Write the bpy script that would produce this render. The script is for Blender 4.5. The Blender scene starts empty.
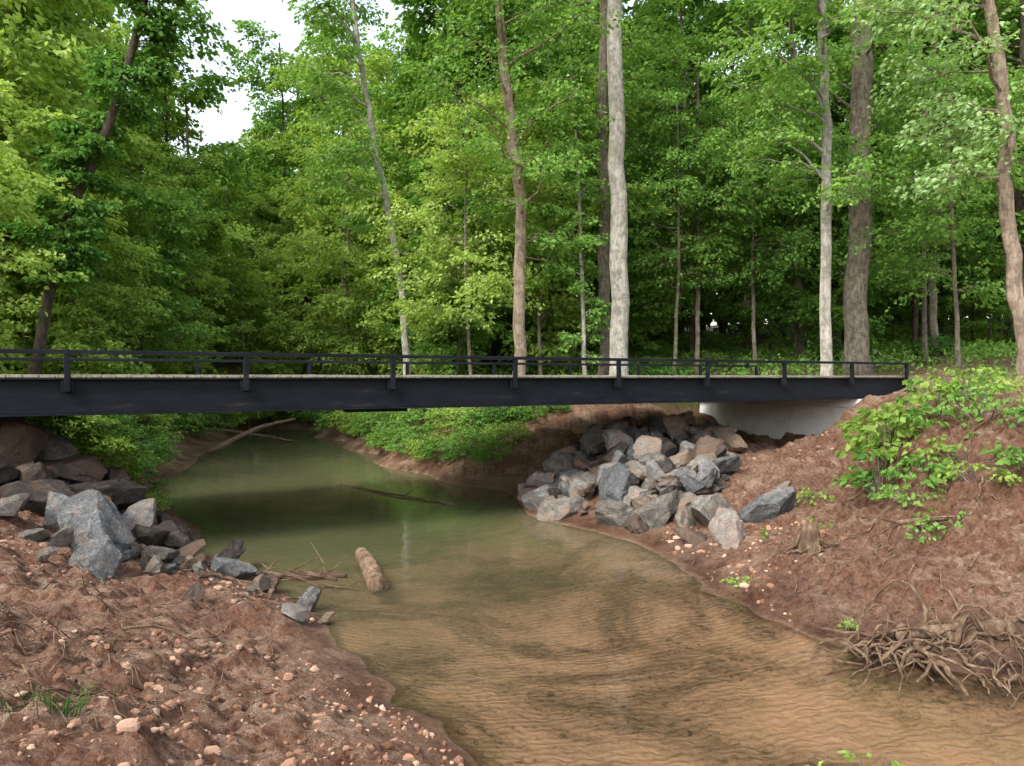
import bpy, bmesh, math
import numpy as np
from mathutils import Vector
PI=math.pi
scene=bpy.context.scene

# ---------------------------------------------------------------- helpers
def vnoise(x,y,seed=0):
    x=np.asarray(x,float);y=np.asarray(y,float)
    xi=np.floor(x).astype(np.int64);yi=np.floor(y).astype(np.int64)
    fx=x-xi;fy=y-yi
    fx=fx*fx*(3-2*fx);fy=fy*fy*(3-2*fy)
    def h(a,b):
        n=(a*374761393+b*668265263+seed*974634777)&0xffffffff
        n=((n^(n>>13))*1274126177)&0xffffffff
        n=(n^(n>>16))&0xffff
        return n/32767.5-1
    return (h(xi,yi)*(1-fx)+h(xi+1,yi)*fx)*(1-fy)+(h(xi,yi+1)*(1-fx)+h(xi+1,yi+1)*fx)*fy
def fbm(x,y,o=4,seed=0):
    a=1;s=0
    for i in range(o):
        s=s+a*vnoise(x*2**i+i*7.3,y*2**i-i*3.1,seed+i);a*=.5
    return s

class MB:
    def __init__(s): s.V=[];s.F=[];s.M=[];s.S=[];s.n=0
    def add(s,V,F,mat=0,smooth=True):
        V=np.asarray(V,float).reshape(-1,3);F=np.asarray(F,int).reshape(-1,4)
        s.V.append(V);s.F.append(F+s.n);s.M.append(np.full(len(F),mat));s.S.append(np.full(len(F),smooth));s.n+=len(V)
    def tube(s,P,R,sides=8,mat=0,rough=0,rng=None,cap=True):
        P=np.asarray(P,float);R=np.asarray(R,float)*np.ones(len(P))
        if cap:
            P=np.vstack([P[0],P,P[-1]]);R=np.concatenate([[R[0]*.02],R,[R[-1]*.02]])
        n=len(P);T=np.gradient(P,axis=0)
        if cap: T[0]=T[1]=P[2]-P[1]; T[-1]=T[-2]=P[-2]-P[-3]
        T/=np.linalg.norm(T,axis=1)[:,None]+1e-9
        m=T.mean(0);ref=np.eye(3)[np.argmin(np.abs(m))]
        A=np.cross(T,ref);A/=np.linalg.norm(A,axis=1)[:,None]+1e-9
        B=np.cross(T,A)
        th=np.linspace(0,2*PI,sides,endpoint=False)
        rr=np.ones((n,sides))*R[:,None]
        if rough and rng is not None:
            rr=rr*(1+rough*rng.uniform(-1,1,(n,sides)))
        V=P[:,None]+(A[:,None]*np.cos(th)[None,:,None]+B[:,None]*np.sin(th)[None,:,None])*rr[:,:,None]
        i=np.arange(n-1)[:,None]*sides;j=np.arange(sides)[None];k=(j+1)%sides
        F=np.stack([i+j,i+k,i+sides+k,i+sides+j],-1)
        s.add(V,F,mat,True)
    def box(s,c,d,mat=0):
        c=np.array(c,float);d=np.array(d,float)/2
        V=np.array([[x,y,z] for x in(-1,1) for y in(-1,1) for z in(-1,1)])*d
        F=[[0,1,3,2],[4,6,7,5],[0,4,5,1],[2,3,7,6],[0,2,6,4],[1,5,7,3]]
        s.add(V+c,F,mat,False)
    def leaves(s,P,D,N,size,w=.6,mat=1,rng=None):
        n=len(P)
        D=D/(np.linalg.norm(D,axis=1)[:,None]+1e-9)
        W=np.cross(N,D);W/=np.linalg.norm(W,axis=1)[:,None]+1e-9
        U=np.cross(D,W)
        size=np.asarray(size)*np.ones(n);size=size[:,None]
        f=rng.uniform(-.12,.22,(n,1))
        a=P;b=P+D*size*.45+W*size*w*.5+U*size*f;c=P+D*size-U*size*.12;d=P+D*size*.45-W*size*w*.5+U*size*f
        V=np.stack([a,b,c,d],1).reshape(-1,3)
        F=np.arange(4*n).reshape(-1,4)
        s.add(V,F,mat,False)
    def mesh(s,name,mats):
        V=np.vstack(s.V);F=np.vstack(s.F);me=bpy.data.meshes.new(name)
        me.vertices.add(len(V));me.vertices.foreach_set('co',V.ravel())
        me.loops.add(4*len(F));me.loops.foreach_set('vertex_index',F.ravel().astype(np.int32))
        me.polygons.add(len(F));me.polygons.foreach_set('loop_start',np.arange(0,4*len(F),4,dtype=np.int32))
        me.polygons.foreach_set('material_index',np.concatenate(s.M).astype(np.int32))
        me.polygons.foreach_set('use_smooth',np.concatenate(s.S).astype(bool))
        for m in mats: me.materials.append(m)
        me.update(calc_edges=True)
        return me
def obj(name,me,loc=(0,0,0),rot=(0,0,0),sc=(1,1,1),parent=None):
    o=bpy.data.objects.new(name,me);scene.collection.objects.link(o)
    o.location=loc;o.rotation_euler=rot;o.scale=sc
    if parent: o.parent=parent
    return o

# ---------------------------------------------------------------- materials
class NT:
    def __init__(s,name):
        m=bpy.data.materials.new(name);m.use_nodes=True;s.m=m;s.t=m.node_tree;s.t.nodes.clear()
        s.out=s.n('ShaderNodeOutputMaterial')
    def n(s,t,**k):
        x=s.t.nodes.new(t)
        for a,b in k.items(): setattr(x,a,b)
        return x
    def l(s,a,b): s.t.links.new(a,b)
    def set(s,sock,v):
        if isinstance(v,bpy.types.NodeSocket): s.l(v,sock)
        elif isinstance(v,(tuple,list)) and len(v)==3 and sock.type=='RGBA': sock.default_value=(*v,1)
        else: sock.default_value=v
    def noise(s,scale,det=4,rough=.6,vec=None,dist=0):
        x=s.n('ShaderNodeTexNoise');x.inputs['Scale'].default_value=scale;x.inputs['Detail'].default_value=det
        x.inputs['Roughness'].default_value=rough;x.inputs['Distortion'].default_value=dist
        if vec is not None: s.l(vec,x.inputs['Vector'])
        return x.outputs['Fac']
    def coord(s,scale=None,which='Object'):
        c=s.n('ShaderNodeTexCoord').outputs[which]
        if scale:
            m=s.n('ShaderNodeMapping');m.inputs['Scale'].default_value=scale;s.l(c,m.inputs['Vector']);c=m.outputs[0]
        return c
    def ramp(s,fac,stops):
        r=s.n('ShaderNodeValToRGB');e=r.color_ramp.elements
        while len(e)<len(stops): e.new(.5)
        for i,(p,c) in enumerate(stops):
            e[i].position=p;e[i].color=(*c,1) if isinstance(c,(tuple,list)) else (c,c,c,1)
        s.l(fac,r.inputs['Fac']);return r.outputs['Color']
    def mix(s,f,a,b,bt='MIX'):
        m=s.n('ShaderNodeMix',data_type='RGBA',blend_type=bt)
        s.set(m.inputs[0],f);s.set(m.inputs[6],a);s.set(m.inputs[7],b);return m.outputs[2]
    def math(s,op,a,b=0,clamp=False):
        m=s.n('ShaderNodeMath',operation=op,use_clamp=clamp);s.set(m.inputs[0],a);s.set(m.inputs[1],b);return m.outputs[0]
    def bump(s,h,strength=.5,dist=.02,nrm=None):
        b=s.n('ShaderNodeBump');b.inputs['Strength'].default_value=strength;b.inputs['Distance'].default_value=dist
        s.l(h,b.inputs['Height'])
        if nrm is not None: s.l(nrm,b.inputs['Normal'])
        return b.outputs[0]
    def pbr(s,col,rough=.8,nrm=None,metal=0,spec=.3):
        p=s.n('ShaderNodeBsdfPrincipled');s.set(p.inputs['Base Color'],col);s.set(p.inputs['Roughness'],rough)
        p.inputs['Metallic'].default_value=metal;p.inputs['Specular IOR Level'].default_value=spec
        if nrm is not None: s.l(nrm,p.inputs['Normal'])
        s.l(p.outputs[0],s.out.inputs['Surface']);return s.m
    def matte(s,col,nrm=None,rough=.6):
        p=s.n('ShaderNodeBsdfDiffuse');s.set(p.inputs['Color'],col);p.inputs['Roughness'].default_value=rough
        if nrm is not None: s.l(nrm,p.inputs['Normal'])
        s.l(p.outputs[0],s.out.inputs['Surface']);return s.m

def leaf_mat(name,dark,mid,light,trans=.45):
    s=NT(name)
    g=s.n('ShaderNodeNewGeometry');oi=s.n('ShaderNodeObjectInfo')
    f=s.math('ADD',s.math('MULTIPLY',g.outputs['Random Per Island'],.6),s.math('MULTIPLY',oi.outputs['Random'],.4))
    c=s.ramp(f,[(.1,dark),(.5,mid),(.95,light)])
    d=s.n('ShaderNodeBsdfDiffuse');s.l(c,d.inputs[0])
    t=s.n('ShaderNodeBsdfTranslucent');ct=s.mix(1.0,c,(1.3,1.3,.5),'MULTIPLY');s.l(ct,t.inputs[0])
    m=s.n('ShaderNodeMixShader');m.inputs[0].default_value=trans;s.l(d.outputs[0],m.inputs[1]);s.l(t.outputs[0],m.inputs[2])
    s.l(m.outputs[0],s.out.inputs['Surface']);return s.m
LEAF=leaf_mat('leaf_green',(.08,.17,.04),(.17,.32,.075),(.28,.45,.12))
LEAFY=leaf_mat('leaf_yellowgreen',(.16,.26,.055),(.29,.42,.10),(.45,.57,.19),.5)
LEAFD=leaf_mat('leaf_dark',(.045,.12,.03),(.10,.22,.05),(.17,.32,.07),.4)
LEAFP=leaf_mat('leaf_pale',(.12,.25,.08),(.21,.36,.13),(.38,.52,.27),.4)

def bark_mat(name,a,b,c,sc=1,moss=.45):
    s=NT(name);co=s.coord((1,1,.22));co2=s.coord()
    n1=s.noise(14*sc,4,.65,co,.4);n2=s.noise(2.2,2,.6,co2)
    col=s.mix(n2,s.ramp(n1,[(.3,a),(.55,b),(.75,c)]),s.ramp(n1,[(.35,b),(.6,c)]))
    ms=s.ramp(s.noise(1.1,2,.6,co2),[(.50,0.),(.66,moss)])
    col=s.mix(ms,col,(b[0]*.5,b[1]*.6,b[2]*.35))
    bl=s.ramp(s.noise(5,3,.7,co2),[(.42,.55),(.52,0.)])
    col=s.mix(bl,col,a)
    return s.matte(col,s.bump(n1,.9,.03))
BARK_PALE=bark_mat('bark_pale',(.15,.14,.12),(.32,.305,.27),(.50,.48,.44))
BARK_GREY=bark_mat('bark_grey',(.07,.058,.047),(.16,.137,.11),(.29,.26,.215))
BARK_TAN=bark_mat('bark_tan',(.11,.08,.06),(.235,.185,.145),(.38,.31,.25))
BARK_DARK=bark_mat('bark_dark',(.035,.028,.021),(.075,.06,.046),(.14,.12,.095))
DEAD=bark_mat('dead_wood',(.05,.03,.021),(.14,.09,.062),(.27,.195,.14),1,.3)

def rock_mat(name,a,b,c,stain,sa=.8):
    s=NT(name);co=s.coord();oi=s.n('ShaderNodeObjectInfo')
    n=s.noise(3.0,7,.75,co,.8);n2=s.noise(20,5,.78,co)
    f=s.math('ADD',s.math('MULTIPLY',n,.75),s.math('MULTIPLY',oi.outputs['Random'],.25))
    col=s.ramp(f,[(.36,a),(.50,b),(.64,c)])
    col=s.mix(s.ramp(n2,[(.40,.65),(.55,0.)]),col,(.08,.07,.06))
    st=s.ramp(s.math('ADD',s.noise(1.7,5,.75,co),s.math('MULTIPLY',s.math('SUBTRACT',oi.outputs['Random'],.5),.3)),[(.46,0.),(.62,sa)])
    col=s.mix(st,col,stain)
    h=s.math('ADD',n,s.math('MULTIPLY',n2,.4))
    return s.matte(col,s.bump(h,1,.2),.8)
ROCK=rock_mat('rock_tan_grey',(.17,.155,.14),(.35,.325,.29),(.56,.53,.48),(.34,.22,.15),.75)
ROCKB=rock_mat('rock_blue_grey',(.14,.15,.16),(.30,.31,.32),(.58,.58,.57),(.32,.22,.16),.6)
ROCKD=rock_mat('rock_dark',(.05,.045,.04),(.115,.10,.09),(.23,.20,.18),(.20,.12,.08),.6)

def ground_mat():
    s=NT('clay_ground');at=s.n('ShaderNodeAttribute',attribute_name='mask')
    sep=s.n('ShaderNodeSeparateColor');s.l(at.outputs['Color'],sep.inputs[0]);R,G,B=sep.outputs
    co=s.coord()
    n=s.noise(1.1,5,.66,co,.5);n2=s.noise(14,6,.82,co,.2);n3=s.noise(70,3,.75,co)
    f=s.math('ADD',s.math('MULTIPLY',n,.45),s.math('MULTIPLY',n2,.55))
    clay=s.ramp(f,[(.35,(.15,.072,.044)),(.44,(.37,.21,.135)),(.52,(.55,.36,.255)),(.62,(.72,.54,.42))])
    clay=s.mix(s.ramp(n3,[(.38,.75),(.5,0.)]),clay,(.16,.08,.05))
    purp=s.ramp(s.noise(.8,4,.65,co),[(.51,0.),(.60,.75)])
    clay=s.mix(purp,clay,s.ramp(n2,[(.38,(.08,.036,.027)),(.6,(.34,.18,.13))]))
    gm=s.n('ShaderNodeNewGeometry');sn=s.n('ShaderNodeSeparateXYZ');s.l(gm.outputs['True Normal'],sn.inputs[0])
    stp=s.ramp(sn.outputs[2],[(.62,.85),(.88,0.)])
    clay=s.mix(stp,clay,s.ramp(n2,[(.38,(.11,.045,.028)),(.6,(.40,.20,.125))]))
    fl=s.ramp(n2,[(.38,(.07,.042,.026)),(.48,(.16,.10,.06)),(.54,(.07,.11,.03)),(.66,(.12,.20,.045))])
    c=s.mix(R,clay,fl)
    wet=s.mix(.85,c,(.42,.34,.30),'MULTIPLY')
    c=s.mix(G,c,wet)
    wv=s.n('ShaderNodeTexWave');wv.inputs['Scale'].default_value=3.1;wv.inputs['Distortion'].default_value=12;wv.inputs['Detail'].default_value=3;wv.inputs['Detail Scale'].default_value=.8;wv.inputs['Detail Roughness'].default_value=.7
    mp=s.n('ShaderNodeMapping');mp.inputs['Rotation'].default_value=(0,0,1.25);s.l(co,mp.inputs[0]);s.l(mp.outputs[0],wv.inputs[0])
    pat=s.noise(.5,7,.72,co,.9)
    pf=s.math('ADD',s.math('MULTIPLY',pat,.8),s.math('MULTIPLY',n2,.2))
    sand=s.ramp(pf,[(.38,(.13,.088,.057)),(.46,(.28,.185,.12)),(.53,(.44,.29,.195)),(.62,(.56,.355,.24))])
    rp=s.math('MULTIPLY',s.ramp(wv.outputs['Fac'],[(.1,1.),(.5,0.)]),s.math('MULTIPLY',s.ramp(n,[(.44,0.),(.60,1.)]),.22))
    sand=s.mix(rp,sand,(.17,.11,.07))
    lit=s.math('MULTIPLY',s.ramp(s.noise(15,5,.82,co,.8),[(.53,0.),(.58,.95)]),s.ramp(pat,[(.44,1.),(.58,.15)]))
    sand=s.mix(lit,sand,(.055,.04,.026))
    c=s.mix(B,c,sand)
    rough=s.math('SUBTRACT',.92,s.math('MULTIPLY',G,.42))
    h=s.math('ADD',s.math('MULTIPLY',n2,1.0),s.math('MULTIPLY',n3,.35))
    h=s.math('MULTIPLY',h,s.math('SUBTRACT',1,s.math('MULTIPLY',B,.9)))
    h=s.math('ADD',h,s.math('MULTIPLY',s.math('MULTIPLY',wv.outputs['Fac'],B),.09))
    return s.pbr(c,rough,s.bump(h,1,.17),spec=.2)
GROUND=ground_mat()

def water_mat():
    s=NT('creek_water');co=s.coord()
    n=s.noise(2.2,3,.5,s.coord((1,1.6,1)),.3);n2=s.noise(9,2,.5,co)
    h=s.math('ADD',n,s.math('MULTIPLY',n2,.12));b=s.bump(h,.3,.03)
    sep=s.n('ShaderNodeSeparateXYZ');s.l(co,sep.inputs[0])
    q=s.math('SUBTRACT',sep.outputs[1],s.math('MULTIPLY',sep.outputs[0],1.1))
    mr=s.n('ShaderNodeMapRange');mr.inputs[1].default_value=7.5;mr.inputs[2].default_value=20;mr.inputs[3].default_value=.01;mr.inputs[4].default_value=.70
    s.l(s.math('ADD',q,s.math('MULTIPLY',s.noise(.5,3,.5,co),3)),mr.inputs[0])
    tr=s.n('ShaderNodeBsdfTransparent');tr.inputs[0].default_value=(.93,.90,.82,1)
    df=s.n('ShaderNodeBsdfDiffuse');df.inputs[0].default_value=(.14,.145,.075,1)
    m=s.n('ShaderNodeMixShader');s.l(mr.outputs[0],m.inputs[0]);s.l(tr.outputs[0],m.inputs[1]);s.l(df.outputs[0],m.inputs[2])
    fr=s.n('ShaderNodeFresnel');fr.inputs[0].default_value=1.33;s.l(b,fr.inputs['Normal'])
    gl=s.n('ShaderNodeBsdfGlossy');gl.inputs['Roughness'].default_value=.03;s.l(b,gl.inputs['Normal'])
    m2=s.n('ShaderNodeMixShader');s.l(fr.outputs[0],m2.inputs[0]);s.l(m.outputs[0],m2.inputs[1]);s.l(gl.outputs[0],m2.inputs[2])
    s.l(m2.outputs[0],s.out.inputs['Surface']);return s.m
WATER=water_mat()
def steel():
    s=NT('black_painted_steel');co=s.coord((1,1,1));n=s.noise(3,6,.7,s.coord((.5,1,2.5)));n2=s.noise(40,3,.6,co)
    col=s.ramp(n,[(.35,(.004,.005,.008)),(.58,(.008,.010,.015)),(.8,(.040,.033,.028))])
    return s.pbr(col,s.ramp(n,[(.3,.45),(.7,.65)]),s.bump(n2,.15,.003),spec=.14)
STEEL=steel()
def deckm():
    s=NT('deck_timber');n=s.noise(6,5,.6,s.coord((4,.4,1)))
    return s.pbr(s.ramp(n,[(.35,(.24,.20,.15)),(.65,(.48,.42,.33))]),.85,s.bump(n,.4,.01))
DECK=deckm()
def conc():
    s=NT('white_concrete');co=s.coord();n=s.noise(2.2,7,.7,co);n2=s.noise(30,4,.6,co)
    col=s.ramp(n,[(.3,(.66,.66,.65)),(.5,(.82,.82,.81)),(.7,(.86,.86,.86))])
    st=s.ramp(s.noise(1.4,5,.7,s.coord((3,3,.5))),[(.58,0.),(.78,.35)])
    return s.pbr(s.mix(st,col,(.5,.4,.32)),.85,s.bump(n2,.4,.01))
CONC=conc()

# ---------------------------------------------------------------- terrain
CP=np.array([
# left/near bank waterline
(-.25,5.35,0),(-.48,5.75,0),(-1.0,6.4,0),(-1.94,7.9,0),(-2.66,9.2,0),(-3.5,10.2,0),(-5.3,12.3,0),(-6.6,14.5,0),(-7.9,16.8,0),(-9.5,20,0),(-11.2,26.5,0),(-12.5,33,0),(-13.6,40,0),
(1.2,3.8,0),(4,2.2,0),(8,.9,0),(14,-.5,0),
# right/far waterline
(-9.3,37.7,0),(-7,32,0),(-4.7,26.6,0),(-2.3,21,0),(-.3,18.3,0),(.36,15,0),(1.26,13.7,0),(2.0,12.5,0),(2.5,10.6,0),(2.85,9.0,0),(3.3,7.9,0),(4.1,7.1,0),(5.2,6.8,0),(8,6.2,0),(13,5.4,0),
# bed
(.6,6,-.12),(1.4,7.5,-.16),(.4,9.2,-.22),(-.8,9,-.2),(2.5,5.5,-.16),(3.6,4.6,-.2),(6.5,3.6,-.3),(12,2.4,-.4),(-1,12,-.4),(-2.8,13,-.5),(-1.5,16,-.45),(-4.5,17,-.6),(-4.5,21,-.6),(-7,24,-.6),(-8.5,30,-.5),(-10.8,36,-.5),(2,9.2,-.08),(.8,12,-.25),
# near left bank
(0,0,1.2),(-.72,4.75,.28),(-1.67,5.84,.25),(-1.7,4,.72),(-2.85,4.1,1.0),(-4.36,6.3,.95),(-3.2,6.8,.55),(-2.6,7.6,.3),(-3.7,8.4,.35),(-4.9,8.7,.55),(-6.1,8.9,1.1),(-5.2,7.6,.95),(-6.8,7.3,1.5),(-8.3,12,1.5),(-7,11.5,1.05),(-7.5,9.8,1.4),(-5.6,10.6,.55),(-6.8,13.2,.7),(-9,14.5,1.3),(-10.5,17,1.2),(-10,11,1.9),
(1,2,1.0),(4,.2,1.1),(8,-1.5,1.2),(-3,1,1.5),(-8,3,2.0),(-12,6,2.25),(-12,10,2.2),(-14,15,2.0),(-12.5,20,1.4),(-14.5,26,1.5),(-16,33,1.6),(-17,42,1.6),(0,-8,1.5),(-20,-5,2.6),(15,-8,1.4),(-22,10,3),(-22,22,2.8),(-25,35,3.5),
# right bank
(3.4,10.1,.26),(3.6,9.2,.38),(4.5,8.4,.5),(4.8,7.6,.38),(6.2,7.5,.6),(4.4,11.7,.6),(4.7,10.1,.75),(5.35,9.5,1.0),(6.0,10.7,2.0),(5.45,10.6,1.15),(5.1,13.2,.95),(5.7,14.7,.98),(6.85,17.6,1.2),(6.5,12.1,1.98),(5.85,12.1,1.15),(7.1,13,2.2),(6.45,13.6,1.2),(7.6,15.6,2.2),(6.95,15.9,1.2),(8.5,17.9,2.15),(6.5,9.4,1.95),(5.75,8.8,1.05),(7.5,8.3,1.9),(6.9,7.9,1.0),(10,7.6,2.1),(9,11,2.35),(10.6,16,2.35),(12,8,2.3),(14,13,2.5),(17,6,2.3),(12,20,2.55),(10.4,19.2,2.45),(10,21,2.4),(9,24,2.4),
(8.3,19.4,1.05),(6.2,22.7,.95),(7.4,21,1.0),(9.9,20.2,2.35),(7.9,23.9,2.2),(6,25,2.0),
(2.2,15,.45),(3.4,13.7,.4),(3,16.5,.8),(4.6,15,.75),(4.6,19,1.15),(2.0,18.5,.75),(3.5,21,1.2),(4.2,22.8,1.8),(1.5,22.5,1.9),(1.2,20.5,1.2),(-1,20.6,.7),(-.4,23,1.6),(-2.2,24.8,1.5),(-3,28,1.9),(-5,32,1.8),(-7,36,1.7),
(0,28,2.6),(5,29,2.9),(11,27,3.1),(16,22,3.0),(20,15,2.9),(-3,36,2.8),(5,40,3.6),(18,34,3.9),(30,25,4),(30,5,3),(0,55,4.3),(25,50,5),(-14,46,.2),(-20,50,.1),(-16.5,51.5,1.8),(-10,46,2),(-14,54,3),(-24,44,2.5),(-28,56,3.5),(45,40,6),(50,0,4),(-50,20,5),(-50,60,6),(0,80,7.5),(40,80,9),(-50,90,8),(0,-40,3),(40,-40,3),(-40,-40,4)
],float)
cc=.35
def phi(r2): return np.sqrt(r2+cc*cc)
NC=len(CP)
D2=((CP[:,None,:2]-CP[None,:,:2])**2).sum(-1)
A=np.zeros((NC+3,NC+3));A[:NC,:NC]=phi(D2)-np.eye(NC)*.01;A[:NC,NC]=1;A[:NC,NC+1:]=CP[:,:2];A[NC,:NC]=1;A[NC+1:,:NC]=CP[:,:2].T
WT=np.linalg.solve(A,np.concatenate([CP[:,2],[0,0,0]]))
def base(x,y):
    x=np.asarray(x,float);y=np.asarray(y,float);sh=x.shape;x=x.ravel();y=y.ravel();o=np.zeros(len(x))
    for i in range(0,len(x),20000):
        a=x[i:i+20000];b=y[i:i+20000]
        r2=(a[:,None]-CP[None,:,0])**2+(b[:,None]-CP[None,:,1])**2
        o[i:i+20000]=phi(r2)@WT[:NC]+WT[NC]+WT[NC+1]*a+WT[NC+2]*b
    r=np.hypot(x,y-20);t=np.clip((r-55)/40,0,1);t=t*t*(3-2*t)
    o=o*(1-t)+(8+2*vnoise(x/40,y/40,5))*t
    return o.reshape(sh)
def height(x,y):
    z=base(x,y);x=np.asarray(x,float);y=np.asarray(y,float)
    land=np.clip(z/.35,0,1)
    cl=np.abs(fbm(x*2.6,y*2.6,4,11))
    near=np.clip((17-y)/4,0,1)
    z=z+land*(.10*fbm(x*1.1,y*1.1,3,3)+.11*cl-.06+.035*fbm(x*8,y*8,3,21)+near*.065*np.abs(fbm(x*5.3,y*5.3,3,61)))+.015*fbm(x*3,y*3,2,9)*(1-land)
    g=np.clip(1-np.abs(z-1.4)/.9,0,1)*((x>3.8)&(y<22)&(x<14))
    z=z+g*.20*fbm(x*2.2+3,y*1.3,3,31)+g*.08*fbm(x*6,y*6,2,35)
    return z
def H(x,y): return float(height(np.array([x]),np.array([y]))[0])
def axis(lo,a,b,hi,fine,grow):
    L=list(np.arange(a,b,fine));s=fine;v=a
    while v>lo: s*=grow;v-=s;L.insert(0,v)
    s=fine;v=L[-1]
    while v<hi: s*=grow;v+=s;L.append(v)
    return np.array(L)
xs=axis(-400,-8,9,400,.045,1.05);ys=axis(-300,3,13,500,.045,1.04)
X,Y=np.meshgrid(xs,ys);Z=height(X,Y)
nx,ny=len(xs),len(ys)
V=np.stack([X,Y,Z],-1).reshape(-1,3)
i=np.arange(ny-1)[:,None]*nx;j=np.arange(nx-1)[None]
F=np.stack([i+j,i+j+1,i+nx+j+1,i+nx+j],-1).reshape(-1,4)
mb=MB();mb.add(V,F,0,True);me=mb.mesh('ground',[GROUND])
Bz=base(X,Y)
forest=np.clip((Y-22.5-.0*X)/3,0,1)*np.clip((Bz-1.3)/.5,0,1)
forest=np.maximum(forest,np.clip((-X-9.5-.15*Y)/2.5,0,1)*np.clip((Bz-.4)/.5,0,1)*np.clip((Y-11)/4,0,1))
forest=np.maximum(forest,np.clip((X-12)/4,0,1)*np.clip((Y-12)/4,0,1)*.8)
forest=np.maximum(forest,np.clip((Y-38)/4,0,1)*np.clip(Bz/.4,0,1))
forest=np.maximum(forest,np.clip((-Y-4)/4,0,1))
forest=np.clip(forest*(1+.5*fbm(X*.7,Y*.7,3,4)),0,1)
wet=np.clip(1.15-Z/(.22+.16*fbm(X*1.3,Y*1.3,3,14)).clip(.08),0,1)
bed=np.clip((.03-Z)/.06,0,1)
col=np.stack([forest,wet,bed,np.ones_like(bed)],-1).reshape(-1,4)
ca=me.color_attributes.new('mask','FLOAT_COLOR','POINT');ca.data.foreach_set('color',col.ravel())
obj('ground',me)
mb=MB();mb.add([[-45,-14,0],[45,-14,0],[45,62,0],[-45,62,0]],[[0,1,2,3]]);obj('creek_water',mb.mesh('creek_water',[WATER]))

# ---------------------------------------------------------------- rocks
def cubesphere(cuts):
    bm=bmesh.new();bmesh.ops.create_cube(bm,size=2);bmesh.ops.subdivide_edges(bm,edges=bm.edges[:],cuts=cuts,use_grid_fill=True)
    bm.verts.ensure_lookup_table();V=np.array([v.co[:] for v in bm.verts]);F=np.array([[v.index for v in f.verts] for f in bm.faces]);bm.free()
    V/=np.linalg.norm(V,axis=1)[:,None];return V,F
CS,CF=cubesphere(19);CS2,CF2=cubesphere(2)
def rockV(V,rng,planes=13,rough=.07,dlo=.40,dhi=.70):
    V=V.copy()
    for k in range(planes):
        nrm=rng.normal(size=3);nrm/=np.linalg.norm(nrm);d=rng.uniform(dlo,dhi)
        p=V@nrm;e=np.clip(p-d,0,None);V=V-e[:,None]*nrm*.97
    V=V*np.array([1.3,rng.uniform(.8,1.15),rng.uniform(.65,1.05)])
    q=V*2.8
    V=V*(1+rough*fbm(q[:,0]+q[:,2]*1.7,q[:,1]-q[:,2]*.9,4,int(rng.integers(99))))[:,None]
    return V
rng=np.random.default_rng(5)
rmeshes={}
for nm,mt in(('a',ROCK),('b',ROCKB),('d',ROCKD)):
    L=[]
    for k in range(8):
        mb=MB();mb.add(rockV(CS,rng),CF,0,True);m=mb.mesh('boulder_'+nm,[mt]);m.set_sharp_from_angle(angle=math.radians(24));L.append(m)
    rmeshes[nm]=L
def empty(name,loc=(0,0,0)):
    e=bpy.data.objects.new(name,None);e.empty_display_size=.3;scene.collection.objects.link(e);e.location=loc;return e
def rock(x,y,r,kind,parent,dz=0.,sink=.25):
    m=rmeshes[kind][rng.integers(8)];q=r*1.32
    obj('boulder',m,(x,y,H(x,y)+r*(.6-sink)+dz),(rng.uniform(-.8,.8),rng.uniform(-.8,.8),rng.uniform(0,6.28)),(q*rng.uniform(.9,1.15),q,q*rng.uniform(.85,1.1)),parent)
def inpoly(x,y,P):
    c=False;j=len(P)-1
    for i in range(len(P)):
        if (P[i][1]>y)!=(P[j][1]>y) and x<(P[j][0]-P[i][0])*(y-P[i][1])/(P[j][1]-P[i][1])+P[i][0]: c=not c
        j=i
    return c
pile=empty('riprap_rock_pile')
poly=[(.0,16.4),(1.1,14.2),(3.2,13.1),(4.4,14.6),(5.4,18.3),(5.8,20.8),(4.8,22),(3.0,21),(1.4,18.8)]
pts=[];k=0
while len(pts)<230 and k<20000:
    k+=1;x=rng.uniform(0,6);y=rng.uniform(13,22)
    if not inpoly(x,y,poly): continue
    r=rng.choice([rng.uniform(.08,.18),rng.uniform(.18,.37)],p=[.45,.55])
    if all(math.hypot(x-a,y-b)>(r+c)*.54 for a,b,c in pts): pts.append((x,y,r))
for x,y,r in pts: rock(x,y,r,rng.choice(['a','a','b','b','d']),pile,rng.uniform(0,.30))
for x,y,r,kd in[(3.5,12.6,.44,'a'),(3.35,11.35,.34,'b'),(4.15,11.8,.38,'b'),(3.9,12.3,.2,'a'),(2.6,13.2,.38,'a'),(1.9,13.7,.34,'a'),(3.0,13.9,.4,'b'),(4.7,12.9,.13,'a'),(2.9,11.9,.16,'d'),(1.0,14.5,.32,'a'),(2.2,13.2,.2,'d'),(3.0,12.8,.22,'a'),(.4,15.6,.2,'a')]: rock(x,y,r,kd,pile,0)
pile2=empty('riprap_rock_pile')
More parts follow.
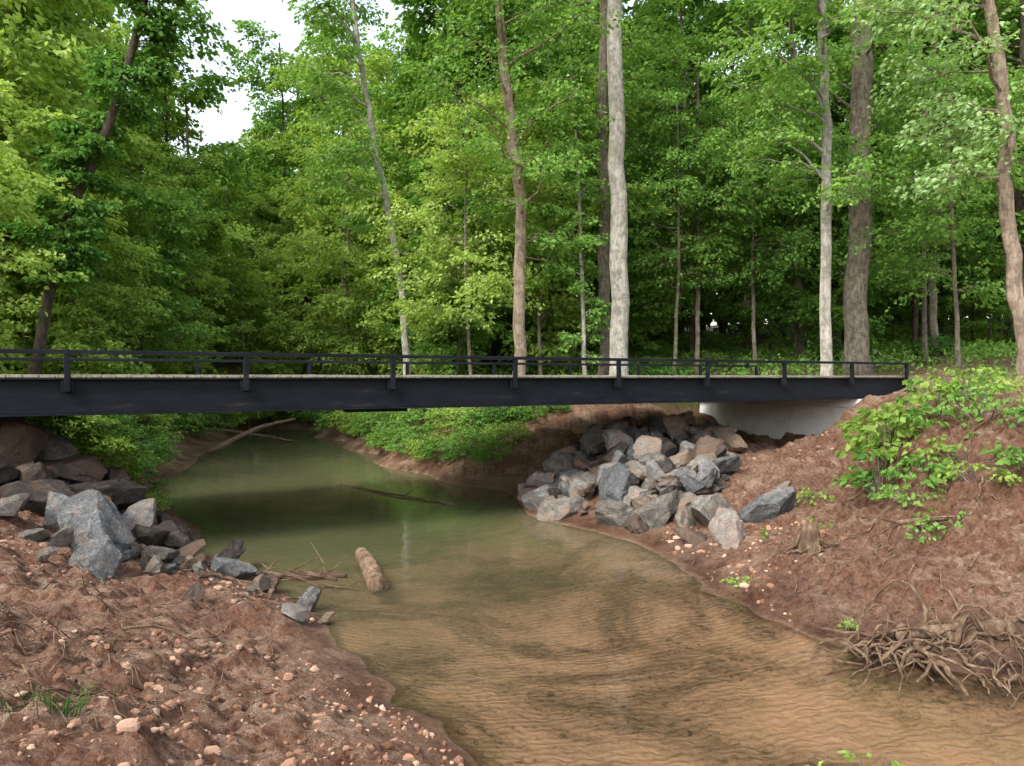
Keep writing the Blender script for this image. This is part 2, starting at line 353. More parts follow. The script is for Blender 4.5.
for x,y,r,kd in[(-4.75,8.5,.34,'b'),(-5.15,9.2,.44,'b'),(-4.75,10.3,.32,'d'),(-4.1,10.5,.22,'d'),(-3.75,10.0,.22,'b'),(-5.8,9.6,.28,'b'),(-5.4,10.5,.30,'b'),(-6.0,10.2,.30,'d'),(-6.4,9.8,.34,'d'),(-6.2,11,.38,'d'),(-6.9,10.6,.40,'d'),(-6.9,11.7,.46,'d'),(-7.6,11.2,.5,'d'),(-7.7,12.2,.5,'a'),(-5.4,11.4,.28,'d'),(-6.9,9.2,.28,'a'),(-7.2,9.9,.30,'d'),(-4.2,9.6,.14,'a'),(-3.9,9.2,.1,'b'),(-5.6,8.6,.18,'a'),(-6.1,8.9,.2,'a'),(-3.1,9.5,.12,'d'),(-2.45,8.85,.15,'b'),(-2.35,8.0,.14,'b'),(-2.1,8.35,.08,'a'),(-5.0,7.9,.1,'a'),(-6.5,11.6,.3,'d'),(-7.2,10.9,.26,'a'),(-4.4,9.0,.14,'a'),(-5.6,10.0,.2,'d'),(-4.9,9.9,.2,'d'),(-5.9,11.6,.3,'d'),(-6.6,12.3,.34,'d'),(-4.4,10.0,.2,'d'),(-5.0,10.9,.26,'d'),(-5.45,8.95,.24,'a')]:
    rock(x,y,r,kd,pile2,.04)
for k in range(70):
    t=rng.random();x=-3.6-3.9*t+rng.normal(0,.35);y=9.2+2.2*t+rng.normal(0,.6)
    if base(x,y)>.02: rock(x,y,rng.uniform(.04,.15),rng.choice(['a','b','d']),pile2,rng.uniform(0,.08))
rng=np.random.default_rng(9)
def clods(name,num,region,size,mat,bias=0,sg=.5):
    mb=MB();P=np.array([region(rng) for k in range(num)]);P=P[(base(P[:,0],P[:,1])>.03+bias)&(fbm(P[:,0]*.8,P[:,1]*.8,2,77)>-.1)];Z=height(P[:,0],P[:,1])
    for (x,y),z in zip(P,Z):
        r=size*min(rng.lognormal(0,sg),3.2);V=rockV(CS2,rng,4,.15,.5,.8)*r
        a=rng.uniform(0,6.28);V=np.stack([V[:,0]*math.cos(a)-V[:,1]*math.sin(a),V[:,0]*math.sin(a)+V[:,1]*math.cos(a),V[:,2]],1)
        mb.add(V+[x,y,z+r*.05],CF2,0,False)
    obj(name,mb.mesh(name,[mat]))
def claym():
    s=NT('clay_clod');g=s.n('ShaderNodeNewGeometry')
    c=s.ramp(g.outputs['Random Per Island'],[(0,(.15,.075,.048)),(.7,(.36,.21,.145)),(1,(.50,.35,.26))])
    return s.matte(c,s.bump(s.noise(60,3,.6,s.coord()),.6,.01))
CLOD=claym()
clods('dirt_clods',6500,lambda r:(r.uniform(-8,0),r.uniform(3,11)),.013,CLOD,0,.6)
clods('dirt_clods',2600,lambda r:(r.uniform(2.5,9.5),r.uniform(7,17)),.017,CLOD,0,.65)
clods('gravel_stones',60,lambda r:(lambda t,d:(-1.3-3.0*t+d,6.4+4.5*t+d*.4))(r.random(),-abs(r.normal(0,.5))),.026,ROCK)

# ---------------------------------------------------------------- bridge
ang=math.atan(.546);ZC=2.8
br=empty('steel_footbridge',(0,14.2,0));br.rotation_euler=(0,0,ang)
UL,UR=-14.5,12.07;WD=5.0
def part(name,mb,mats):
    me=mb.mesh(name,mats);o=obj(name,me,parent=br)
    md=o.modifiers.new('b','BEVEL');md.width=.006;md.segments=2;md.limit_method='ANGLE'
    return o
zb,zt=ZC-.556,ZC-.015
for nm,v,sg in(('near_girder',0,-1),('far_girder',WD,1)):
    mb=MB();L=UR-UL;uc=(UR+UL)/2
    mb.box((uc,v,(zb+zt)/2),(L,.02,zt-zb-.05))
    mb.box((uc,v,zb+.012),(L,.2,.024));mb.box((uc,v,zt-.012),(L,.2,.024))
    for u in np.arange(UL+.5,UR,2.44): mb.box((u,v-sg*.045,(zb+zt)/2),(.016,.07,zt-zb-.06))
    part(nm,mb,[STEEL])
mb=MB()
for u in np.arange(UL+1.2,UR,1.22): mb.box((u,WD/2,zt-.17),(.1,WD-.06,.16))
for v in(1.2,2.5,3.8): mb.box(((UR+UL)/2,v,zt-.05),(UR-UL,.1,.09))
mb.box((-2.6,.35,zb-.03),(1.1,.3,.06))
part('cross_beams',mb,[STEEL])
mb=MB();u=UL+.1;rg=np.random.default_rng(2)
while u<UR-.15:
    mb.box((u,WD/2,zt+.026+rg.uniform(0,.006)),(.185,WD-.06,.045));u+=.195
part('deck_planks',mb,[DECK])
zr=ZC+.39
near=[2.44*k-.0 for k in range(-5,5)]+[11.98]
far=[12.0-2.44*k for k in range(0,11)]
for nm,v,us,sg in(('near_railing',-.085,near,-1),('far_railing',WD+.085,far,1)):
    mb=MB()
    for u in us:
        mb.box((u,v+sg*.045,(zr-.06+zt-.2)/2),(.075,.075,zr-.06-(zt-.2)))
        mb.box((u,v+sg*.003,zt-.13),(.16,.012,.18))
    a=UL; b=12.02
    mb.box(((a+b)/2,v+sg*.045,zr-.03),(b-a,.085,.06))
    part(nm,mb,[STEEL])
mb=MB()
mb.box((12.1,WD/2,zb+.2),(.02,WD+.1,.4))
part('end_plate',mb,[STEEL])
mb=MB()
def wedge(u0,u1,v0,v1,z0,z1,lean=.0):
    mb.add([[u0-lean,v0,z0],[u1,v0,z0],[u1,v1,z0],[u0-lean,v1,z0],[u0,v0,z1],[u1,v0,z1],[u1,v1,z1],[u0,v1,z1]],
      [[0,3,2,1],[4,5,6,7],[0,1,5,4],[1,2,6,5],[2,3,7,6],[3,0,4,7]],0,False)
wedge(10.15,11.6,-.3,2.1,.8,zb-.24,.1);wedge(10.17,11.6,2.12,5.8,.8,zb-.24,.1)
wedge(10.05,11.7,-.4,5.9,zb-.23,zb-.01,.0)
wedge(-14.3,-12.9,-.3,5.3,1.0,zb-.01,0)
o=part('concrete_abutment',mb,[CONC])

# ---------------------------------------------------------------- trees
def spray_leaves(mb,rng,O,az,slope,L,nl,ls,mat=1,flat=.7):
    O=np.asarray(O);M=len(O);az=np.asarray(az);L=np.asarray(L);slope=np.asarray(slope)
    t=rng.uniform(.05,1.,(M,nl))
    s=rng.normal(0,.28,(M,nl))*(1.2-t)
    f=np.stack([np.cos(az),np.sin(az),slope],-1)[:,None];r=np.stack([-np.sin(az),np.cos(az),0*az],-1)[:,None]
    Lb=L[:,None,None]
    P=O[:,None]+f*t[...,None]*Lb+r*s[...,None]*Lb
    P[...,2]+=(-.3*t*t-.3*np.abs(s))*L[:,None]+rng.normal(0,.07,(M,nl))*L[:,None]
    D=f*rng.uniform(.3,1,(M,nl,1))+r*np.sign(s)[...,None]*rng.uniform(.2,1,(M,nl,1))
    D=D+rng.normal(0,.3,(M,nl,3));D[...,2]-=.55
    N=np.zeros((M,nl,3));N[...,2]=1;N=N+rng.normal(0,flat,(M,nl,3))
    mb.leaves(P.reshape(-1,3),D.reshape(-1,3),N.reshape(-1,3),ls*rng.uniform(.65,1.25,M*nl),.66,mat,rng)
def limb_pts(p,az,L,rise,rng,n=6):
    t=np.linspace(0,1,n)[:,None];d=np.array([math.cos(az),math.sin(az),0])
    P=p+d*t*L+np.array([0,0,1])*(rise*L*(t*1.0-.35*t*t))
    P[1:]+=rng.normal(0,.035*L,(n-1,3));return P
def tree(seed,path,r0,r1,zb,nlimb,Lmax,nspray,nl,ls,mats,sides=9,smin=.7,smax=1.5,rise=.6,side=None,flare=True,twig=True):
    rng=np.random.default_rng(seed);mb=MB()
    path=np.array(path,float)
    t=np.linspace(0,len(path)-1,max(14,len(path)*5));P=np.stack([np.interp(t,range(len(path)),path[:,k]) for k in range(3)],1)
    for _ in range(3): P[1:-1]=(P[:-2]+2*P[1:-1]+P[2:])/4
    P[1:-1,:2]+=rng.normal(0,.15*r0,(len(P)-2,2))
    tt=np.linspace(0,1,len(P));R=r0+(r1-r0)*tt**.8
    if flare: R=R*(1+.5*np.exp(-(P[:,2]-P[0,2])/ .35))
    mb.tube(P,R,sides,0,.05,rng)
    zlo,zhi=zb,P[-1,2]
    O=[];AZ=[];SL=[];LL=[]
    for k in range(nlimb):
        z=zlo+(zhi-zlo)*((k+rng.random())/nlimb);i=int(np.argmin(np.abs(P[:,2]-z)))
        p=np.array([np.interp(z,P[:,2],P[:,0]),np.interp(z,P[:,2],P[:,1]),z])
        az=rng.uniform(0,2*PI) if side is None else side+rng.normal(0,.9)
        h=(z-zlo)/(zhi-zlo+1e-6)
        L=Lmax*rng.uniform(.4,1.)*(.5+.5*math.sin(PI*h**.7))
        Q=limb_pts(p,az,L,rise*rng.uniform(.1,1.6),rng)
        rr=min(R[i]*.45,.018+.011*L)
        mb.tube(Q,np.linspace(rr,.008,len(Q)),5,0,cap=False)
        for q in range(nspray):
            u=rng.uniform(.2,1);o=np.array([np.interp(u,np.linspace(0,1,len(Q)),Q[:,c]) for c in range(3)])
            o=o+rng.normal(0,.16,3)*[1,1,1.3]*min(1,Lmax/3)
            O.append(o);AZ.append(az+rng.normal(0,1.0));SL.append(rng.uniform(-.2,.5));l=rng.uniform(smin,smax);LL.append(l)
            if twig:
                e=o+np.array([math.cos(AZ[-1]),math.sin(AZ[-1]),SL[-1]])*l*.8;e[2]-=.15*l
                mb.tube([o,(o+e)/2+[0,0,.04*l],e],[.009,.006,.003],3,0,cap=False)
    if O: spray_leaves(mb,rng,np.array(O),np.array(AZ),np.array(SL),np.array(LL),nl,ls)
    return mb
def straight(H_,lean,rng,n=5):
    a=rng.uniform(0,6.28);b=[]
    for k in range(n):
        t=k/(n-1);b.append((math.cos(a)*lean*t*t*H_+rng.normal(0,.12),math.sin(a)*lean*t*t*H_+rng.normal(0,.12),t*H_))
    b[0]=(0,0,-.3);return b
rng=np.random.default_rng(21)
TALL=[];UND=[];SHR=[];DIST=[]
for k in range(5):
    h=rng.uniform(20,25)
    mt=[[BARK_DARK,LEAF],[BARK_GREY,LEAF],[BARK_DARK,LEAFD],[BARK_GREY,LEAFY],[BARK_DARK,LEAF]][k]
    TALL.append(tree(100+k,straight(h,.05,rng),rng.uniform(.14,.26),.05,4.5,28,4.8,10,32,.30,mt,7,.9,1.9,twig=False).mesh('tall_tree',mt))
for k in range(5):
    h=rng.uniform(8,12);mt=[[BARK_DARK,LEAF],[BARK_GREY,LEAFY],[BARK_DARK,LEAFD],[BARK_DARK,LEAF],[BARK_GREY,LEAFY]][k]
    UND.append(tree(200+k,straight(h,.14,rng),.07,.02,1.0,26,3.2,10,36,.19,mt,6,.6,1.3,.6,twig=False).mesh('understory_tree',mt))
for k in range(3):
    mt=[[BARK_DARK,LEAF],[BARK_DARK,LEAFD],[BARK_DARK,LEAF]][k]
    DIST.append(tree(400+k,straight(20,.04,rng),.2,.08,1.5,34,5.0,9,20,.62,mt,5,1.2,2.4,twig=False).mesh('distant_tree',mt))
def shrub(seed,R_,Hh,num,ls,mats,nl=26):
    rng=np.random.default_rng(seed);mb=MB();O=[];AZ=[];L=[];S=[]
    for k in range(num):
        az=rng.uniform(0,6.28);q=R_*math.sqrt(rng.random());h=Hh*rng.uniform(.1,1)*(1-.45*(q/R_)**2)
        b=np.array([math.cos(az)*q*.35,math.sin(az)*q*.35,-.1]);e=np.array([math.cos(az)*q,math.sin(az)*q,h])
        mb.tube([b,(b+e)/2+[0,0,.12*h],e],[.012,.008,.004],3,0,cap=False)
        O.append(e);AZ.append(az+rng.normal(0,.8));L.append(rng.uniform(.35,.75)*min(1,R_));S.append(rng.uniform(-.2,.4))
    spray_leaves(mb,rng,np.array(O),np.array(AZ),np.array(S),np.array(L),nl,ls,1,.8)
    return mb
for k in range(4):
    mt=[[BARK_DARK,LEAF],[BARK_GREY,LEAFY],[BARK_DARK,LEAFD],[BARK_GREY,LEAF]][k]
    SHR.append(shrub(300+k,1.5,2.0,140,.15,mt,20).mesh('shrub',mt))

# background forest
far_e=empty('distant_forest_trees')
rng=np.random.default_rng(77)
def scatter(num,test,mind,ymax=60,tries=20000):
    P=[];k=0
    while len(P)<num and k<tries:
        k+=1;y=22+ (rng.random()**1.1)*(ymax-22);x=rng.uniform(-1.,1.)*(y*.82+4)
        if not test(x,y): continue
        if all((x-a)**2+(y-b)**2>mind*mind for a,b in P): P.append((x,y))
    return P
def clear(x,y):
    if y<26.5 and x>-3: return False
    if base(x,y)<1.0: return False
    return True
def tallok(x,y):
    kx=x/y
    if kx<-.36 and kx>-.58 and y<62 and rng.random()<.85: return False
    if y<31 and x>-6 : return False
    return clear(x,y)
for x,y in scatter(82,tallok,2.9):
    kx=x/y
    i=rng.choice([3,1,3,4]) if kx<0 else rng.choice([0,1,2,4,4]); s=rng.uniform(.85,1.2)
    obj('tall_tree',TALL[i],(x,y,H(x,y)),(0,0,rng.uniform(0,6.28)),(s,s,s),far_e)
def undok(x,y):
    kx=x/y
    if kx>.22 and y<60 and rng.random()<.7: return False
    return clear(x,y)
for x,y in scatter(92,undok,1.8):
    kx=x/y
    i=rng.choice([1,4,1,3]) if kx<-.1 else rng.choice([0,0,3,1]); s=rng.uniform(.7,1.3)
    obj('understory_tree',UND[i],(x,y,H(x,y)-.1),(0,0,rng.uniform(0,6.28)),(s,s,s),far_e)
for x,y in scatter(65,lambda x,y:clear(x,y),1.6,48):
    if x/y>.25 and rng.random()<.4: continue
    s=rng.uniform(.5,1.1);obj('shrub',SHR[rng.integers(4)],(x,y,H(x,y)-.1),(0,0,rng.uniform(0,6.28)),(s,s,s*.8),far_e)
for row,(yy,st) in enumerate([(64,3.4),(71,3.8)]):
    x=-.85*yy-4
    while x<.85*yy+4:
        px=x+rng.uniform(-1,1);py=yy+rng.uniform(-2,2);s=rng.uniform(.75,1.15)
        if -.54<px/py<-.40: s*=.8
        obj('distant_tree',DIST[rng.integers(3)],(px,py,H(px,py)-.5),(0,0,rng.uniform(0,6.28)),(s,s,s),far_e);x+=st

def put(name,m,x,y,s,sz=None,dz=0):
    return obj(name,m,(x,y,H(x,y)-.08+dz),(0,0,rng.uniform(0,6.28)),(s,s,sz or s))
for x,y,i,s in[(-13,17,1,.75),(-15.5,20,4,.95),(-12.8,22.5,1,.7),(-16.5,25,4,1.1),(-14.5,29,1,1.1),(-17,15,4,.9),(-19,21,1,1.1),(-15.5,34,4,1.0),(-18.5,31,4,1.2),(-13.5,38,1,1.0),(-21,27,1,1.3),(-8,42,3,1.1),(-6.5,38.5,0,1.0),(-4.5,33,4,.9),(-2.5,30,0,.75),(-6.3,35,1,.8),(-10,44,4,1.2),(-16,40,1,1.2),(-13.6,24.5,4,.9),(-11.8,47,1,1.2),(-13.5,14.5,4,.7)]:
    put('understory_tree',UND[i],x,y,s)
for x,y,i,s in[(-18,24,3,1.),(-26,27,3,1.),(-7,45,1,1.),(-27,34,1,1),(-9,40,3,.9),(-22,20,3,.9),(-18.5,43,3,.88),(-15.6,36.5,3,.58),(-17,56,4,1.05),(-22,48,3,.9)]:
    put('tall_tree',TALL[i],x,y,s)
for x,y,i,s in[(-11,17.5,1,.8),(-12.2,20,3,.9),(-11.2,15.5,0,.7),(-12.8,24,1,1),(-13.4,27,3,1),(-13.8,30,0,1),(-14.2,34,1,1),(-15,38,3,1.1),(-12,13.5,1,.9),(-14,14,1,1.2),(-9.9,18.6,0,.5),(-9.6,16.8,1,.5),(-8.7,15.3,3,.5),(-8.0,13.9,1,.42),(-9.1,14.4,0,.55),(-10.6,20.5,3,.6),(-11.6,23,0,.6),(-9.6,13.2,1,.6),(-7.1,13.6,0,.33),(-6.5,12.9,1,.26),(-8.6,13.2,0,.4),
  (-4.2,26.6,0,.6),(-4.6,28,3,.8),(-5.8,30.2,1,.8),(-7,33,3,.9),(-8.2,36.7,0,1),(-3.6,24.8,3,.6),(-3.0,23.4,0,.55),(-2.3,22.3,1,.5),(-1.7,21.4,3,.5),(-1.1,20.7,0,.42),(-.5,20.1,3,.36),(-.1,20.9,1,.4),(-.2,22.4,2,.6),(-1.4,23.0,1,.65),(-2.6,25.0,0,.8),(-.8,21.9,0,.5),(.5,21.9,3,.4),(-10,41,3,1.1),(-13,42.5,3,1.1),(-12,45,0,1.2),(-16,45,1,1.2),(-18,47,3,1.3),(-21,49,0,1.4),(-24,47,1,1.4),(-14.5,47.5,1,1.5),(1.0,24.2,3,.5),(2.2,24.8,0,.5),(-6.3,31.6,0,.5),(-3.9,25.6,1,.4),(1.2,22.2,0,.3)]:
    put('shrub',SHR[i],x,y,s,s*.85)

# hero trees
def hero(name,seed,path,r0,r1,zb,nlimb,Lmax,nspray,nl,ls,mats,**k):
    o=tree(seed,path,r0,r1,zb,nlimb,Lmax,nspray,nl,ls,mats,**k)
    return obj(name,o.mesh(name,mats))
g=lambda x,y:H(x,y)-.15
hero('slender_tree',1,[(-3.6,26,g(-3.6,26)),(-3.85,26,6.2),(-4.5,26,9.4),(-5.25,26,13.3),(-5.7,26.1,17),(-6,26,20)],.15,.06,8,20,3.4,10,44,.16,[BARK_PALE,LEAF],side=3.6)
hero('crooked_maple_tree',2,[(.25,23,g(.25,23)),(.2,23,5.6),(.3,23,8.3),(-.12,23,11.1),(-.4,23,14.5),(-.6,23,18)],.21,.12,6.0,20,3.8,11,46,.15,[BARK_TAN,LEAF])
hero('forest_tree',3,[(1.8,32,g(1.8,32)),(1.6,32,9),(1.55,32,18)],.15,.08,7,16,3.8,10,44,.18,[BARK_GREY,LEAF])
hero('dark_trunk_tree',4,[(3.3,26,g(3.3,26)),(3.25,26,9),(3.25,26,22)],.24,.15,12,10,4,9,44,.17,[BARK_GREY,LEAF])
hero('tulip_poplar_tree',5,[(3.43,23.5,g(3.43,23.5)),(3.36,23.5,9),(3.24,23.5,15),(3.2,23.5,24)],.30,.21,15.5,12,4.5,11,44,.16,[BARK_PALE,LEAF])
hero('vine_covered_sapling',6,[(2.4,24,g(2.4,24)),(2.25,24,6.5),(2.15,24,9.5),(1.9,24,13)],.075,.04,3.4,34,1.0,7,26,.14,[BARK_PALE,LEAF],smin=.3,smax=.6)
hero('pale_bark_tree',7,[(9.37,22,g(9.37,22)),(9.3,22,6),(9.4,22,9.5),(9.15,22,14),(9.1,22,19)],.18,.11,7.5,20,4,11,46,.15,[BARK_PALE,LEAF],side=3.5)
hero('large_oak_tree',8,[(11.7,25,g(11.7,25)),(11.7,25,8),(11.85,25,15),(11.9,25,24)],.40,.3,8.5,18,5,12,46,.16,[BARK_GREY,LEAF])
hero('leaning_tree',9,[(11.95,17,g(11.9,17)),(11.65,17,4.5),(11.3,17,7.4),(11.35,17,9),(10.9,17,11.4),(10.5,17,15)],.19,.11,7.0,15,3.6,10,40,.14,[BARK_TAN,LEAFP],side=3.3)
hero('forest_tree',10,[(16.2,29,g(16.2,29)),(16.1,29,8),(16.2,29,14)],.1,.06,6,14,3.4,10,44,.17,[BARK_GREY,LEAF])
hero('forest_tree',11,[(7,28,g(7,28)),(7.05,28,8),(7,28,15)],.09,.06,6.5,16,3.4,10,44,.17,[BARK_GREY,LEAF])
hero('ivy_covered_tree',12,[(-13.6,20.5,g(-13.6,20.5)),(-12.4,20.5,7),(-10.8,20.5,10.5),(-9.7,20.5,15)],.16,.09,5.5,50,1.1,8,40,.16,[BARK_DARK,LEAFD],smin=.4,smax=.9)
hero('leaning_tree',13,[(-16.5,51.5,g(-16.5,51.5)),(-17.6,51.5,6),(-19,51.5,11),(-20,51.5,16)],.2,.1,9,14,4.0,10,42,.24,[BARK_PALE,LEAFY])
hero('leaning_tree',19,[(-15.2,52.5,g(-15.2,52.5)),(-15.6,52.5,6),(-16.3,52.5,11),(-16.4,52.5,16)],.2,.1,9,14,4.0,10,42,.24,[BARK_PALE,LEAFY])
hero('understory_maple_tree',14,[(-1.3,25,g(-1.3,25)),(-1.6,25,6),(-1.5,25,12)],.07,.03,4.2,30,3.2,9,46,.15,[BARK_GREY,LEAFY],rise=.3)
hero('understory_maple_tree',15,[(5.9,27,g(5.9,27)),(6.1,27,7),(6.0,27,13)],.08,.03,6.0,30,3.4,10,46,.15,[BARK_GREY,LEAF],rise=.3)
hero('understory_maple_tree',16,[(14.5,24,g(14.5,24)),(14.3,24,7),(14,24,13)],.08,.04,5.6,26,3.4,9,46,.15,[BARK_GREY,LEAF],rise=.3)
hero('understory_maple_tree',17,[(9.2,28,g(9.2,28)),(9.1,28,7),(9,28,13)],.08,.04,6.6,26,3.6,10,46,.16,[BARK_GREY,LEAF],rise=.3)
hero('understory_maple_tree',18,[(-7.4,34,g(-6.5,34)),(-7.6,34,7),(-7.4,34,14)],.08,.04,3.4,32,3.6,10,46,.18,[BARK_GREY,LEAFY],rise=.4)

def ground_cover(name,num,test,size,mats,seed,hmax=.35):
    rng=np.random.default_rng(seed)
    x=rng.uniform(-30,30,num*6);y=rng.uniform(8,60,num*6);m=test(x,y)&(fbm(x*.5,y*.5,2,seed)>-.35);x=x[m][:num];y=y[m][:num]
    z=height(x,y)+rng.random(len(x))**1.5*hmax
    P=np.stack([x,y,z],1);D=rng.normal(0,1,(len(x),3));N=rng.normal(0,.45,(len(x),3));N[:,2]+=1
    mb=MB();mb.leaves(P,D,N,size*rng.uniform(.6,1.3,len(x)),.6,0,rng);obj(name,mb.mesh(name,mats))
ground_cover('forest_undergrowth',42000,lambda x,y:(base(x,y)>1.4)&(y>24.0)&(y>21.5+.25*np.abs(x))&(y<48),.18,[LEAF],41,.45)
ground_cover('forest_undergrowth',9000,lambda x,y:(x>12.5)&(y>17)&(y<27)&(x<24),.14,[LEAF],42)
ground_cover('bank_undergrowth',12000,lambda x,y:(x<-7.1-.12*y+.5)&(y>12.5)&(y<42)&(base(x,y)>.25),.12,[LEAFY],43)
ground_cover('bank_undergrowth',6000,lambda x,y:(x<.6)&(x>-9)&(y>19.5)&(y<38)&(base(x,y)>.25),.12,[LEAF],45,.5)
ground_cover('leaf_litter',9000,lambda x,y:(x>5)&(y>20)&(y<40),.09,[DEAD],44,.03)
ground_cover('fallen_leaves',500,lambda x,y:(x>3.5)&(x<9)&(y>8)&(y<19)&(base(x,y)>.1),.05,[DEAD],46,.02)

# ---------------------------------------------------------------- bank plants
def weed(name,x,y,R_,Hh,num,ls,mat,seed,nl=10):
    mb=shrub(seed,R_,Hh,num,ls,[BARK_GREY,mat],nl);obj(name,mb.mesh(name,[BARK_GREY,mat]),(x,y,H(x,y)-.03))
for i,(x,y,R_,Hh,num,ls) in enumerate([(5.75,11.2,.5,1.0,60,.14),(5.4,10.75,.42,.7,40,.13),(6.3,11.0,.5,.7,36,.11),(6.9,11.3,.55,.6,30,.11),(5.7,10.2,.4,.4,26,.1),(5.35,9.85,.35,.3,22,.08),(6.1,9.9,.45,.4,28,.09),(7.6,11.5,.6,.45,26,.1),(5.4,9.2,.3,.25,14,.07),(8.6,12,.7,.4,20,.1),(4.6,10.8,.2,.2,10,.06),(6.6,10.3,.5,.4,26,.09),(5.9,9.3,.3,.25,18,.08),(6.5,9.0,.4,.4,22,.1),(7.0,9.6,.5,.45,28,.1),(4.9,12.0,.25,.2,12,.07),(5.0,9.0,.2,.18,10,.06)]):
    weed('bank_weeds',x,y,R_,Hh,num,ls,[LEAFY,LEAF,LEAF][i%3],500+i,10)
for i,(x,y,R_,Hh,num,ls) in enumerate([(3.95,11.1,.14,.2,8,.06),(3.0,9.6,.16,.16,8,.06),(3.1,14.2,.3,.35,12,.07),(-7.3,11.3,.3,.3,10,.07),(-4.6,12.3,.2,.2,8,.06),(3.6,7.9,.1,.2,8,.05),(8.0,12.6,.5,.4,20,.08),(9.4,14,.5,.3,20,.08)]):
    weed('weed_sprout',x,y,R_,Hh,num,ls,LEAFY,540+i,9)
weed('foreground_sprout',1.5,3.0,.2,1.03,14,.05,LEAFY,560,9)
rng=np.random.default_rng(8)
mb=MB()
for k in range(90):
    a=rng.uniform(0,6.28);q=abs(rng.normal(0,.12));x=-2.62+math.cos(a)*q;y=4.2+math.sin(a)*q;z=H(x,y)-.02
    l=rng.uniform(.08,.22);d=np.array([math.cos(a),math.sin(a),0])*rng.uniform(.2,.9)
    p=np.array([x,y,z]);mb.tube([p,p+d*l*.4+[0,0,l*.7],p+d*l+[0,0,l*.75]],[.003,.0025,.0008],3,0,cap=False)
obj('grass_tuft',mb.mesh('grass_tuft',[LEAFD]))

# ---------------------------------------------------------------- logs, stumps, twigs
def twigs(name,specs,mat=DEAD,seed=3,lift=.05):
    rng=np.random.default_rng(seed);mb=MB()
    for x,y,num,spread,L,r in specs:
        for k in range(num):
            a=rng.uniform(0,6.28);px=x+rng.normal(0,spread);py=y+rng.normal(0,spread);l=L*rng.uniform(.4,1.3)
            P=[];bend=rng.normal(0,.35);h0=rng.uniform(0,lift)
            for t in np.linspace(0,1,7):
                qx=px+math.cos(a+bend*t)*l*t+rng.normal(0,.02*l);qy=py+math.sin(a+bend*t)*l*t+rng.normal(0,.02*l)
                P.append((qx,qy,max(H(qx,qy),-.03)+.012+r+rng.uniform(0,.05)*l+h0*math.sin(PI*t)))
            mb.tube(P,np.linspace(r,r*.35,7)*rng.uniform(.5,1.5),5,0)
    obj(name,mb.mesh(name,[mat]))
twigs('dead_twigs',[(-2.6,4.7,60,.45,.5,.004),(-3.4,5.4,60,.5,.6,.005),(-3.0,5.0,14,.5,.6,.011),(-1.8,5.2,16,.4,.4,.005),(-2.4,6.2,24,.8,.35,.005),(-3.6,7.2,20,.7,.5,.007),(-3.2,9.4,8,.35,1.0,.013),(5.1,9.3,14,.5,.8,.010),(4.3,9.6,14,.6,.5,.007),(6,10,14,.8,.7,.010),(-5,7.5,22,.6,.5,.007),(3.6,8.4,16,.5,.35,.006),(4.6,11.5,14,.9,.6,.008),(5.8,13.5,10,.8,.7,.009),(-.9,21,8,.8,1.2,.015)])
twigs('uprooted_root_ball',[(3.75,7.4,34,.2,.7,.014),(4.1,7.35,16,.22,.6,.026),(4.7,7.2,30,.3,.55,.014),(4.4,7.3,30,.35,.45,.007)],DEAD,6,.22)
rng=np.random.default_rng(4)
def log(name,pts,r0,r1,mat=DEAD,branches=0,sides=12):
    mb=MB();P=np.array(pts,float);t=np.linspace(0,len(P)-1,len(P)*6);Q=np.stack([np.interp(t,range(len(P)),P[:,k]) for k in range(3)],1)
    Q[1:-1]+=rng.normal(0,r0*.06,(len(Q)-2,3));mb.tube(Q,np.linspace(r0,r1,len(Q)),sides,0,.10,rng)
    for k in range(branches):
        i=rng.integers(len(Q));a=rng.uniform(0,6.28);l=rng.uniform(.25,.9)
        e=Q[i]+[math.cos(a)*l,math.sin(a)*l,rng.uniform(-.05,.4)*l];mb.tube([Q[i],(Q[i]+e)/2+rng.normal(0,.04,3),e],[r1*.7+.006,.009,.004],5,0,cap=False)
    obj(name,mb.mesh(name,[mat]))
log('driftwood_log',[(-2.27,11.15,.14),(-2.0,10.35,.16),(-1.74,9.6,.07)],.10,.13)
log('driftwood_branch',[(-3.6,10.3,.06),(-2.9,10.15,.05),(-2.3,10.3,.03)],.045,.03,DEAD,9,7)
log('driftwood_branch',[(-3.4,10.0,.06),(-2.9,10.4,.05),(-2.4,10.1,.03)],.03,.02,DEAD,6,7)
log('driftwood_branch',[(-4.6,19.5,-.02),(-3.0,17.6,.03),(-1.3,16.2,.02)],.035,.015,DEAD,4,6)
log('fallen_branch',[(-10.9,26.5,.1),(-9.6,28.0,.9),(-8.8,30,1.1)],.10,.05,DEAD,4,7)
log('fallen_branch',[(-12.3,31,.6),(-10.5,31.5,.3),(-9.3,32,.0)],.06,.03,DEAD,6,7)
log('fallen_branch',[(-.9,20.5,.05),(-.2,19.2,.03)],.04,.02,DEAD,3,6)
log('fallen_branch',[(-1.0,19.9,.2),(.2,18.8,.3),(1.0,18.6,.6)],.035,.02,DEAD,5,6)
log('exposed_log',[(3.9,7.5,.18),(4.6,7.4,.27),(5.6,7.35,.34),(6.6,7.2,.4)],.05,.13,DEAD,5,10)
log('exposed_log',[(4.9,9.4,.95),(5.5,9.1,1.08),(6.0,9.0,1.3)],.03,.02,DEAD,5,8)
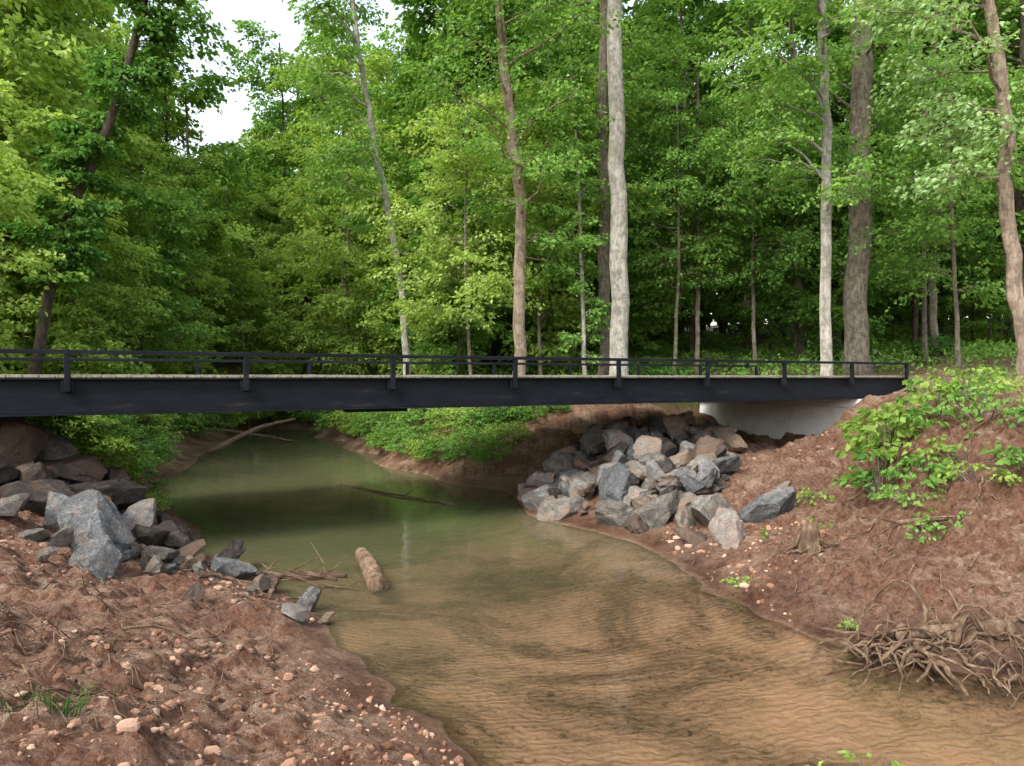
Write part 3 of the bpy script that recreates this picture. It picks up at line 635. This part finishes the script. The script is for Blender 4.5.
def stump(name,c,r,h,roots,rl,seed,tilt=0,rk=.2):
    rng=np.random.default_rng(seed);mb=MB();x,y=c;z=H(x,y)
    mb.tube([(x,y,z-.12),(x,y,z+h*.3),(x+tilt*h*.5,y,z+h*.7),(x+tilt*h,y,z+h)],[r*1.5,r*1.05,r*.85,r*.55],14,0,.25,rng)
    for k in range(roots):
        a=rng.uniform(0,6.28);l=rl*rng.uniform(.25,1.2);P=[]
        h0=rng.uniform(0,h*.9)
        for t in np.linspace(0,1,9):
            a+=rng.normal(0,.22);q=r*.5+l*t;qx=x+math.cos(a)*q;qy=y+math.sin(a)*q
            gz=max(H(qx,qy),-.04);P.append((qx,qy,gz+.01+h0*(1-t)**2+rng.uniform(0,.04)))
        r_=r*rng.uniform(.4,1.3)*rk;mb.tube(P,np.linspace(r_,r_*.2,9),6,0,.15,rng)
    obj(name,mb.mesh(name,[DEAD]))
stump('tree_stump',(3.85,9.6),.13,.38,12,.35,1,.15)

# ---------------------------------------------------------------- world, sun, camera
w=bpy.data.worlds.new('World');scene.world=w;w.use_nodes=True;nt=w.node_tree;nt.nodes.clear()
sky=nt.nodes.new('ShaderNodeTexSky');sky.sky_type='NISHITA';sky.sun_disc=False
EL,AZ=math.radians(44),math.radians(-145)
sky.sun_elevation=EL;sky.sun_rotation=AZ;sky.dust_density=2;sky.air_density=1.6;sky.ozone_density=.6
hs=nt.nodes.new('ShaderNodeHueSaturation');hs.inputs['Saturation'].default_value=.45;hs.inputs['Value'].default_value=2.5
bg=nt.nodes.new('ShaderNodeBackground');bg.inputs[1].default_value=.15;out=nt.nodes.new('ShaderNodeOutputWorld')
nt.links.new(sky.outputs[0],hs.inputs['Color']);nt.links.new(hs.outputs[0],bg.inputs[0]);nt.links.new(bg.outputs[0],out.inputs[0])
sl=bpy.data.lights.new('sun','SUN');sl.energy=4.5;sl.angle=math.radians(18);sl.color=(1,.94,.82)
so=bpy.data.objects.new('sun',sl);scene.collection.objects.link(so)
d=Vector((math.sin(AZ)*math.cos(EL),math.cos(AZ)*math.cos(EL),math.sin(EL)))
so.rotation_euler=d.to_track_quat('Z','Y').to_euler();so.location=d*40
cam=bpy.data.cameras.new('camera');cam.lens=26;cam.sensor_width=36;cam.clip_end=2000;cam.clip_start=.05
co=bpy.data.objects.new('camera',cam);scene.collection.objects.link(co);co.location=(0,0,2.8);co.rotation_euler=(math.radians(90-.46),0,0)
scene.camera=co
scene.view_settings.view_transform='Standard';scene.view_settings.look='None';scene.view_settings.exposure=0
print('ground', len(xs),len(ys))
